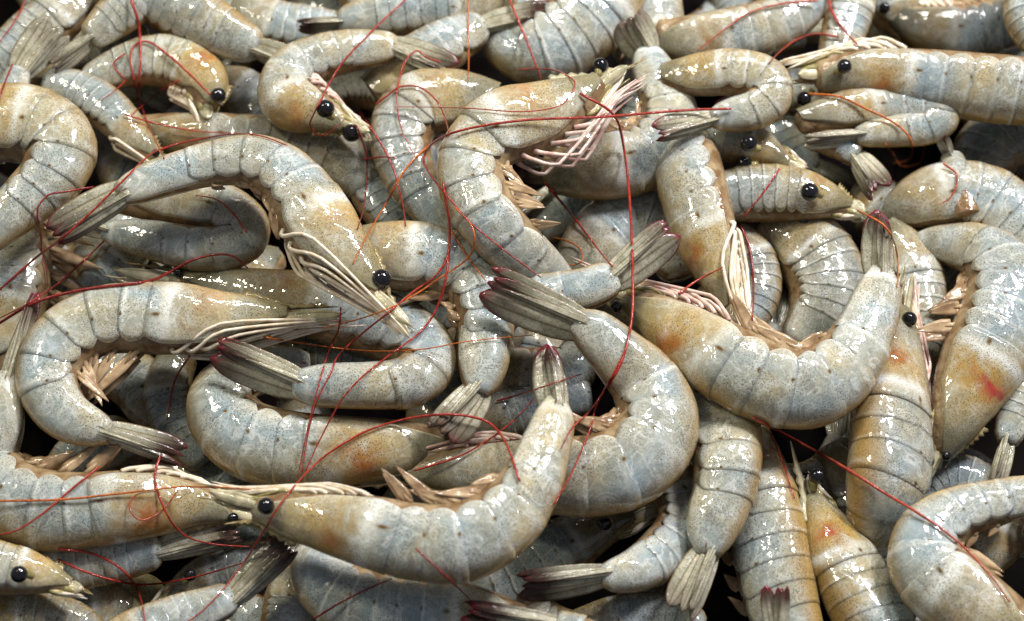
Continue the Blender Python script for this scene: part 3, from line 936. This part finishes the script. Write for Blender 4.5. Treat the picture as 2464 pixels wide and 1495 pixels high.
shrimp("belly-up shrimp with a bundle of long white legs trailing down its ochre front",
       [(1760, 745, 46), (1740, 682, 92), (1710, 592, 134), (1682, 492, 154), (1660, 402, 152, 4), (1650, 335, 130, -4), (1700, 290, 100, -10)], 6,
       side=-1, roll=-14, eyes=[(1700, 682, -4), None], eye_r=17, ros=.10, drop=.05, reach=1.7, flank=.9, pink=False, col=(.60, 1.0, .9), pleo=False)
shrimp("olive shrimp head with bulging black eye and yellow glossy cheek pointing right",
       [(2050, 502, 40), (1972, 482, 100), (1882, 470, 132), (1792, 470, 134), (1700, 480, 120)], -6,
       side=1, eyes=[(1948, 462, 5), (1935, 530, -10)], eye_r=22, ros=.08, legs=False, pleo=False, col=(.70, .8, .3), scale_w=50, ros_tip=(2075, 505, -4), scale_len=.14)
shrimp("tiny forked tail hanging beside the olive head",
       [(1950, 335, 60), (2005, 342, 74), (2062, 378, 60)], -4, side=-1,
       fan=(2128, 468, 80, 0), spread=1.9, head=False, legs=False, carapace=False, first=3, pleo=False, col=(.4, 1.0, .1), red=.7)
shrimp("shaded round shrimp back nested inside the wide U-shaped shrimp",
       [(1830, 545, 120), (1925, 590, 170), (1985, 675, 182), (1975, 765, 170), (1915, 845, 130)], -18,
       head=False, legs=False, pleo=False, col=(.40, .85, .1))
shrimp("grey body bulging out right of the trailing white legs",
       [(1740, 560, 100), (1802, 635, 118), (1812, 715, 116), (1775, 795, 100)], -16,
       head=False, legs=False, pleo=False, col=(.32, .85, .1))
shrimp("bluish curved back tucked behind the long pale rostrum",
       [(2120, 550, 90), (2190, 635, 120), (2212, 740, 122), (2210, 835, 110), (2180, 910, 80)], -20,
       head=False, legs=False, pleo=False, col=(.12, .9, .1))
shrimp("domed grey back with milky streaks behind the bluish tail fan",
       [(1370, 680, 120), (1440, 600, 165), (1530, 545, 178), (1610, 580, 150), (1640, 660, 120)], -18,
       head=False, legs=False, pleo=False, col=(.15, 1.0, .1))
shrimp("mauve-grey bent body under a loop of thin antennae",
       [(1200, 262, 120), (1090, 248, 150), (1000, 268, 156), (968, 340, 140), (990, 425, 122), (1035, 500, 100), (1075, 570, 70)], 0,
       side=1, head=False, legs=False, pleo=False, col=(.35, .95, .2))
shrimp("steel-blue narrow body below the second eye of the curled face",
       [(845, 330, 66), (868, 400, 96), (900, 470, 108), (950, 540, 100), (1010, 600, 80)], -12, side=-1,
       head=False, legs=False, pleo=False, col=(.08, .85, .1))
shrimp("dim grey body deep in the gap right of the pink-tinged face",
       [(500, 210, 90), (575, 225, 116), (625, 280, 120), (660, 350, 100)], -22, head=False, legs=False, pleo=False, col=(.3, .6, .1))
shrimp("brown translucent shrimp stretched behind the arched one",
       [(325, 300, 50), (425, 318, 100), (560, 335, 124), (700, 352, 134), (820, 390, 142), (900, 450, 110)], -10,
       side=1, head=False, legs=True, reach=.6, pleo=False, col=(.85, .75, .4))
shrimp("shrimp face pointing down between folded shell and arch, with pale striped blades",
       [(372, 382, 36), (312, 322, 82), (250, 262, 104), (180, 222, 104), (110, 200, 90)], -4,
       side=1, eyes=[None], eye_r=10, col=(.45, .95, .3), reach=.7, flank=.5, pleo=False, scale_w=44, scale_len=.18)
shrimp("bluish flat tail stub in the dark gap below the small curled shrimp",
       [(345, 575, 80), (285, 638, 94), (222, 692, 94), (170, 750, 80)], -20, side=-1, head=False, legs=False, pleo=False, col=(.08, .95, .1))
shrimp("grey body standing in the shadow of a U-shaped shrimp's belly",
       [(430, 860, 100), (408, 945, 110), (440, 1040, 112), (500, 1110, 90)], -18, side=1, head=False, legs=False, pleo=False, col=(.15, .85, .1))
shrimp("murky body lying under a maroon tail fan and cream legs",
       [(620, 835, 70), (735, 850, 90), (850, 855, 100), (950, 860, 90)], -18, side=1, head=False, legs=False, pleo=False, col=(.3, .75, .1))
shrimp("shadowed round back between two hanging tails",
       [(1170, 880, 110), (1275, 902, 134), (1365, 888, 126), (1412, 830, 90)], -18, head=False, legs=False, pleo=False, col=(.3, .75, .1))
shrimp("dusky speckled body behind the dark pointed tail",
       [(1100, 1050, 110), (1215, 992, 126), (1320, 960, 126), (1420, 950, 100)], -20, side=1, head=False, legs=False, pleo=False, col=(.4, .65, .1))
# ---- bottom
shrimp("greenish-grey tail with notched fan pointing right beneath the orange-patched shrimp",
       [(20, 1382, 60), (125, 1372, 112), (225, 1348, 120), (318, 1332, 110), (388, 1326, 84)], -10, side=1,
       fan=(600, 1268, 92, -10), spread=.9, head=False, legs=False, pleo=False, col=(.22, .98, .1), red=.1, dark=.9)
shrimp("cream shrimp face with smudged black eye cut by the left border",
       [(172, 1412, 36), (92, 1387, 90), (5, 1372, 122), (-95, 1362, 142), (-200, 1360, 150)], 6,
       side=1, eyes=[(46, 1382, 15)], eye_r=21, ros=.08, ros_tip=(112, 1338, 8), legs=False, pleo=False, col=(.75, 1.1, .3), scale_len=.12)
shrimp("pale tail with brown-tipped fan rising toward a thin crossing antenna",
       [(230, 1580, 120), (345, 1525, 116), (462, 1480, 106), (562, 1438, 84)], 4, side=-1,
       fan=(702, 1290, 98, 10), spread=1.0, head=False, legs=False, pleo=False, col=(.20, 1.08, .1), red=.3, dark=1.1)
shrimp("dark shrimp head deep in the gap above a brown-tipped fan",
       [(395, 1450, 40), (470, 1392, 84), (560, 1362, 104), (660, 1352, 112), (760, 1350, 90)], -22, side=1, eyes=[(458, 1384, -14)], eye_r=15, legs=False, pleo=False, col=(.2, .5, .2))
shrimp("grey body dropping off the bottom beside a brown-tipped fan",
       [(715, 1370, 100), (698, 1440, 124), (690, 1520, 130), (690, 1600, 110)], -16, side=-1, head=False, legs=False, pleo=False, col=(.2, .9, .1))
shrimp("olive-brown body under the cream face at the bottom border",
       [(-60, 1500, 120), (60, 1490, 124), (170, 1505, 110), (250, 1560, 80)], -8, head=False, legs=False, pleo=False, col=(.75, .75, .3))
shrimp("rust-edged tail fan lying flat along the bottom border",
       [(1480, 1580, 100), (1410, 1535, 92), (1335, 1505, 80)], 10, side=1, first=3, carapace=False,
       fan=(1096, 1472, 86, 14), spread=.7, head=False, legs=False, pleo=False, col=(.4, 1.0, .1), red=1.0, dark=1.2)
shrimp("dim shell between the flat brown fan and the bottom border",
       [(1370, 1520, 90), (1480, 1500, 112), (1590, 1492, 116), (1690, 1520, 100)], -12, side=-1, head=False, legs=False, pleo=False, col=(.3, .85, .1))
shrimp("two crimson tail tips sticking up in front of a narrow shrimp",
       [(1905, 1640, 96), (1885, 1580, 88), (1872, 1530, 74)], 16, side=1, first=3, carapace=False,
       fan=(1862, 1402, 70, 22), spread=2.0, head=False, legs=False, pleo=False, col=(.4, 1.0, .1), red=1.3, dark=1.0)
shrimp("slim tail hanging by the right border below the crimson-blotched shrimp",
       [(2560, 830, 120), (2500, 900, 120), (2452, 985, 100), (2422, 1065, 68)], -10, side=1,
       fan=(2394, 1180, 58, -10), spread=.7, head=False, legs=False, pleo=False, col=(.45, .95, .1), red=.1, dark=.6)
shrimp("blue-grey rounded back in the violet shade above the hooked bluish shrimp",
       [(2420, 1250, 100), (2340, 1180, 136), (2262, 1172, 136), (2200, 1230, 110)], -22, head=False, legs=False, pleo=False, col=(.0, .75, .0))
shrimp("speckled tapering body between the yellow rostrum and the upright speckled shrimp",
       [(1985, 1080, 80), (2035, 1155, 112), (2072, 1245, 126), (2100, 1335, 116), (2110, 1420, 90)], -20, side=-1, head=False, legs=False, pleo=False, col=(.45, .85, .1))
shrimp("white rounded shell cut by the upper right corner",
       [(2520, -60, 120), (2492, 30, 136), (2540, 120, 120)], 0, side=1, head=False, legs=False, pleo=False, col=(.2, 1.2, .0))
shrimp("upright beige body at the back with a pale stripe of light down its side",
       [(2062, -70, 100), (2040, 30, 108), (2018, 110, 96), (2000, 200, 80)], -8, side=-1, head=False, legs=False, pleo=False, col=(.5, .95, .2))
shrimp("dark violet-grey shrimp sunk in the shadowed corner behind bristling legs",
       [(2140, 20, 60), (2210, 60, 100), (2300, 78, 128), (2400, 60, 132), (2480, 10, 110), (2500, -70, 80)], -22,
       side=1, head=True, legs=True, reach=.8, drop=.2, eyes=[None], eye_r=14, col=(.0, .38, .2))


BUILT = []
for sp in S:
    BUILT.append((sp, *build_shrimp(sp)))


def short_name(x, y):
    best = None
    for sp, B, root in BUILT:
        d = min(math.hypot(p[0] - x, p[1] - y) for p in sp['pts']) - .002 * sp['h']
        if best is None or d < best[0]:
            best = (d, sp['label'])
    t = best[1].replace(',', ' ,').split()
    stop = {'with', 'lying', 'under', 'whose', 'and', 'behind', 'beside', 'between', 'above', 'below', ',', 'running', 'slanting', 'stretched',
            'pointing', 'seen', 'sunk', 'hanging', 'curving', 'wedged', 'dipping', 'crossing', 'folded', 'standing', 'in', 'on', 'at', 'near',
            'out', 'rising', 'cut', 'poking', 'overlapping', 'nested', 'tucked', 'sticking', 'beneath', 'against', 'deep', 'dropping', 'sloping', 'trailing', 'bulging'}
    out = []
    for i, w in enumerate(t):
        if i > 1 and w in stop:
            break
        out.append(w)
    return ' '.join(out[:6])

FILL = []
# ---- shrimps buried under the top layer, glimpsed in the dark gaps
for cell in range(98):
    if True:
        upper = cell >= 54
        row, colm = (cell // 9, cell % 9) if not upper else ((cell - 54) // 8, (cell - 54) % 8)
        cx = -90 + colm * 330 + (165 if row % 2 else 0) + rand(-40, 40) + (165 if upper else 0)
        cy = -60 + row * 320 + rand(-40, 40) + (130 if upper else 0)
        a0 = rand(0, 2 * math.pi)
        turn = rand(1.6, 2.8) * (1 if rng.random() < .5 else -1)
        R = rand(120, 170)
        prof = [56, 104, 140, 150, 146, 138, 126, 112, 98, 74]
        pts = []
        for k in range(10):
            a = a0 + turn * k / 9
            pts.append((cx + R * math.cos(a), cy + R * math.sin(a), prof[k] * .92))
        tx, ty = pts[-1][0] - pts[-2][0], pts[-1][1] - pts[-2][1]
        l = math.hypot(tx, ty) + 1e-6
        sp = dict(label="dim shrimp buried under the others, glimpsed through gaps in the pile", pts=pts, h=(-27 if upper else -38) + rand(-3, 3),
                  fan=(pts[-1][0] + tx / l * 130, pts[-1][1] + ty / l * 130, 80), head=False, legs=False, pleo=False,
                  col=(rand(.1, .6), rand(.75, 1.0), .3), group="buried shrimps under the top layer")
        tone = "sandy" if sp['col'][0] > .42 else ("greyish" if sp['col'][0] > .25 else "bluish")
        sp['label'] = "dim %s shrimp buried beneath the %s" % (tone, short_name(pts[4][0], pts[4][1]))
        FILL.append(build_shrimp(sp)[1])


# ---- red antennae draped over the pile: (points, radius px, colour, owner label start or None)
RED, DARK, ORG, PNK = (0.34, 0.026, 0.022), (0.19, 0.010, 0.018), (0.55, 0.15, 0.022), (0.42, 0.07, 0.045)
ANTS = [
    ([(1218, -20), (1245, 45), (1268, 100), (1290, 160), (1303, 192)], 3.2, PNK),
    ([(1395, 225), (1475, 275), (1500, 350), (1515, 480), (1522, 640), (1520, 770), (1492, 880), (1440, 965), (1419, 1035), (1377, 1136), (1332, 1215)], 3.0, RED),
    ([(1505, 845), (1465, 920), (1423, 986), (1377, 1030), (1350, 1080)], 2.4, RED),
    ([(981, -5), (900, 70), (828, 146), (790, 205), (775, 236), (750, 285), (747, 305), (765, 326), (795, 318), (812, 300)], 2.2, RED),
    ([(1126, -10), (1127, 60), (1128, 130), (1127, 195)], 1.8, ORG),
    ([(1060, 150), (1027, 139), (1002, 123), (974, 150), (957, 209), (955, 250), (967, 313), (999, 379)], 2.2, RED),
    ([(905, 252), (930, 232), (964, 209), (1013, 212), (1054, 247), (1074, 295), (1079, 318)], 2.4, RED),
    ([(1760, 262), (1646, 266), (1444, 282), (1270, 289), (1131, 309), (1050, 338), (1020, 382), (1040, 428), (1089, 487), (1131, 536), (1218, 606), (1301, 668)], 2.8, RED),
    ([(1064, 334), (1023, 358), (974, 410), (940, 469), (925, 497), (881, 571), (849, 637)], 2.6, ORG),
    ([(865, 270), (888, 302), (922, 355), (950, 417), (971, 504), (976, 545)], 2.6, RED),
    ([(852, 300), (862, 312), (881, 375), (882, 440), (875, 500), (860, 553)], 2.2, DARK),
    ([(1249, 167), (1330, 168), (1381, 195), (1374, 226), (1340, 257), (1253, 269), (1131, 261), (1030, 258), (957, 257)], 1.7, PNK),
    ([(1066, 440), (1074, 491), (1082, 553), (1075, 658), (1054, 734), (1013, 797), (922, 866), (863, 915), (818, 969), (769, 1060), (735, 1135)], 2.7, RED),
    ([(1096, 501), (1134, 543), (1141, 585), (1124, 623), (1061, 668), (992, 713), (922, 748), (850, 772), (780, 790)], 2.2, ORG),
    ([(1080, 600), (1072, 630), (1040, 672), (999, 699), (940, 748), (870, 804), (815, 855), (795, 900), (765, 960), (742, 1040), (727, 1136)], 2.4, RED),
    ([(820, 740), (815, 790), (800, 825), (782, 873), (755, 970), (732, 1070), (716, 1150)], 2.0, RED),
    ([(640, 812), (674, 818), (818, 839), (922, 846), (1027, 839), (1131, 821), (1287, 806)], 1.8, ORG),
    ([(-10, 783), (87, 727), (209, 696), (348, 679), (403, 658), (462, 627), (521, 613), (563, 618), (597, 646)], 3.4, DARK),
    ([(-10, 705), (87, 620), (149, 574), (212, 518), (289, 442), (358, 375), (400, 355), (452, 341), (556, 323), (626, 327), (690, 350)], 2.6, RED),
    ([(250, 580), (195, 633), (149, 675), (115, 700), (60, 735), (-10, 770)], 2.4, RED),
    ([(225, 450), (156, 462), (118, 469), (94, 494), (90, 520), (98, 560), (101, 613), (111, 647), (115, 690)], 2.2, DARK),
    ([(310, -15), (330, 42), (337, 90), (338, 139), (335, 195), (341, 230)], 3.4, RED),
    ([(505, 228), (452, 174), (400, 129), (362, 103), (334, 103), (316, 122), (315, 156), (327, 209), (341, 257), (362, 313), (395, 382)], 2.7, RED),
    ([(302, 129), (278, 146), (275, 163), (295, 184), (299, 197), (271, 222), (243, 242)], 2.0, RED),
    ([(433, 192), (382, 222), (348, 250), (313, 280)], 1.8, RED),
    ([(300, 276), (382, 299), (452, 313), (500, 318), (600, 322)], 2.0, PNK),
    ([(65, -8), (35, 52), (-8, 110)], 2.4, RED),
    ([(30, 155), (8, 209), (-4, 250)], 2.6, DARK),
    ([(386, 1096), (374, 1136), (379, 1182), (402, 1238), (426, 1273), (461, 1297), (524, 1311), (600, 1316)], 2.6, RED),
    ([(-10, 1206), (140, 1203), (280, 1189), (419, 1173), (524, 1173), (605, 1178)], 2.5, ORG),
    ([(428, 1180), (395, 1224), (353, 1250), (325, 1245), (311, 1217), (330, 1190), (380, 1182)], 1.7, PNK),
    ([(238, 1124), (175, 1175), (105, 1234), (42, 1276), (-10, 1288)], 2.6, RED),
    ([(140, 1322), (210, 1329), (262, 1350), (301, 1378), (329, 1416), (343, 1458), (350, 1505)], 2.8, RED),
    ([(140, 1346), (210, 1378), (297, 1402), (367, 1406), (472, 1388), (595, 1352)], 2.6, RED),
    ([(1250, 1158), (1220, 1073), (1185, 1024), (1133, 1003), (1063, 998), (975, 1009), (888, 1035), (818, 1073), (769, 1108), (720, 1157), (675, 1213), (640, 1269), (594, 1343), (542, 1413), (489, 1468), (440, 1505)], 2.7, RED),
    ([(996, 1133), (1098, 1101), (1168, 1063), (1237, 1011), (1285, 960)], 2.2, RED),
    ([(755, 1490), (818, 1451), (888, 1416), (945, 1392)], 2.4, DARK),
    ([(1812, 1005), (1881, 1042), (1951, 1080), (2038, 1129), (2126, 1185), (2196, 1227), (2265, 1273), (2328, 1325), (2388, 1391), (2430, 1450)], 3.4, PNK),
    ([(1853, 1038), (1874, 1087), (1895, 1147), (1912, 1200)], 2.4, RED),
    ([(1968, 2), (1880, 10), (1803, 31), (1741, 73), (1676, 124)], 2.6, PNK),
    ([(2020, 90), (1967, 82), (1921, 94), (1880, 122), (1850, 152)], 2.4, PNK),
    ([(1945, 226), (2019, 233), (2088, 264), (2151, 295), (2186, 327), (2196, 358), (2185, 385), (2150, 393)], 2.6, ORG),
    ([(1990, -8), (2005, 35), (2029, 70), (2062, 106)], 3.6, RED),
    ([(2270, 394), (2300, 417), (2302, 445), (2286, 476), (2262, 492)], 2.4, PNK),
    ([(1876, 406), (1838, 462), (1790, 522)], 2.4, RED),
    ([(2130, 345), (2151, 375), (2170, 400), (2215, 390), (2226, 350)], 2.0, ORG),
    ([(1780, 540), (1803, 595), (1813, 682), (1810, 772)], 3.4, DARK),
    ([(1632, 708), (1678, 675), (1740, 643)], 2.8, PNK),
    ([(2062, 506), (2123, 540), (2151, 581), (2161, 637), (2158, 692)], 2.4, ORG),
    ([(1310, 440), (1345, 480), (1374, 515), (1409, 560), (1444, 606), (1475, 643)], 3.2, RED),
    ([(1322, 570), (1367, 581), (1395, 599), (1402, 623), (1385, 637), (1366, 636)], 2.0, ORG),
    ([(1086, 555), (1124, 616), (1168, 676)], 2.4, ORG),
    ([(457, 856), (424, 908), (410, 960), (402, 1012)], 2.2, PNK),
    ([(594, 560), (560, 512), (520, 480), (470, 470)], 2.2, PNK),
    ([(870, 385), (915, 378), (955, 380)], 2.0, DARK),
    ([(1195, 965), (1250, 950), (1310, 930), (1400, 900)], 2.2, DARK),
    ([(1000, 1320), (1085, 1398), (1140, 1452)], 2.2, DARK),
]
allv = np.vstack(SOUP_V)
BVH = BVHTree.FromPolygons([tuple(v) for v in allv], SOUP_F)
# drop the buried shrimps that nothing in the picture shows
SEEN = set()
for iy in range(-20, 1520, 5):
    for ix in range(-20, 2490, 5):
        d = unproject(ix, iy, 0.0) - CAM
        hit = BVH.ray_cast(Vector(CAM), Vector(d).normalized())
        if hit[2] is not None and SOUP_O[hit[2]] is not None:
            r_ = SOUP_O[hit[2]]
            SEEN.add((r_.parent or r_).name)
for root in FILL:
    if root.name not in SEEN:
        for ch in list(root.children_recursive):
            bpy.data.objects.remove(ch)
        bpy.data.objects.remove(root)
HEADS = []
for sp, B, root in BUILT:
    if sp.get('head', True) and sp.get('carapace', True):
        q = sp['pts'][0]
        HEADS.append((q[0], q[1], root))
TAKEN = {}
KIND = {RED: "red", DARK: "dark maroon", ORG: "orange", PNK: "rusty"}


def drape(pts):
    c = catmull([(x, y) for x, y in pts], max(24, 9 * len(pts)))
    z = []
    for x, y in c:
        d = unproject(x, y, 0.0) - CAM
        hit = BVH.ray_cast(Vector(CAM), Vector(d).normalized())
        z.append(hit[0][2] if hit[0] is not None else -.03)
    z = np.array(z)
    k = 4
    zp = np.pad(z, k, mode='edge')
    zm = np.array([zp[i:i + 2 * k + 1].max() for i in range(len(z))])
    k2 = 6
    zq = np.pad(zm, k2, mode='edge')
    zs = np.array([zq[i:i + 2 * k2 + 1].mean() for i in range(len(z))])
    zs = np.maximum(zs, z) + .0009
    zq = np.pad(zs, 1, mode='edge')
    zs = (zq[:-2] + 2 * zq[1:-1] + zq[2:]) / 4
    return np.array([unproject(x, y, h) for (x, y), h in zip(c, zs)])


for pts, r, colr in ANTS:
    P = drape(pts)
    own = None
    for hx, hy, root in HEADS:
        for e in (pts[0], pts[-1]):
            if math.hypot(hx - e[0], hy - e[1]) < 95 and TAKEN.get(root.name, 0) < 2:
                own = own or root
    n = len(P)
    rad = np.interp(np.linspace(0, 1, n), [0, .1, .6, 1], [.9, 1.05, .85, .5]) * r * PX * 1.15
    v, f, uv = tube(P, rad, 6)
    c4 = (colr[0], colr[1], colr[2], 1)
    if own is not None:
        TAKEN[own.name] = TAKEN.get(own.name, 0) + 1
        mesh_obj('antenna', v, f, ANT, own, np.array(own.location), uv, None, c4, False)
    else:
        o = mesh_obj('antenna', v, f, ANT, None, None, uv, None, c4, False)
        ln = sum(math.hypot(b[0] - a[0], b[1] - a[1]) for a, b in zip(pts, pts[1:]))
        ch = math.hypot(pts[-1][0] - pts[0][0], pts[-1][1] - pts[0][1])
        shape = "looping" if ln > 1.35 * ch else ("long curving" if ln > 420 else ("short straight" if ln < 1.03 * ch else "short curved"))
        mid_pt = pts[len(pts) // 2]
        o["label"] = "%s %s antenna lying over the %s" % (shape, KIND[colr], short_name(*mid_pt))
        o["category"] = "antenna"
        o["group"] = "loose antennae on the pile"
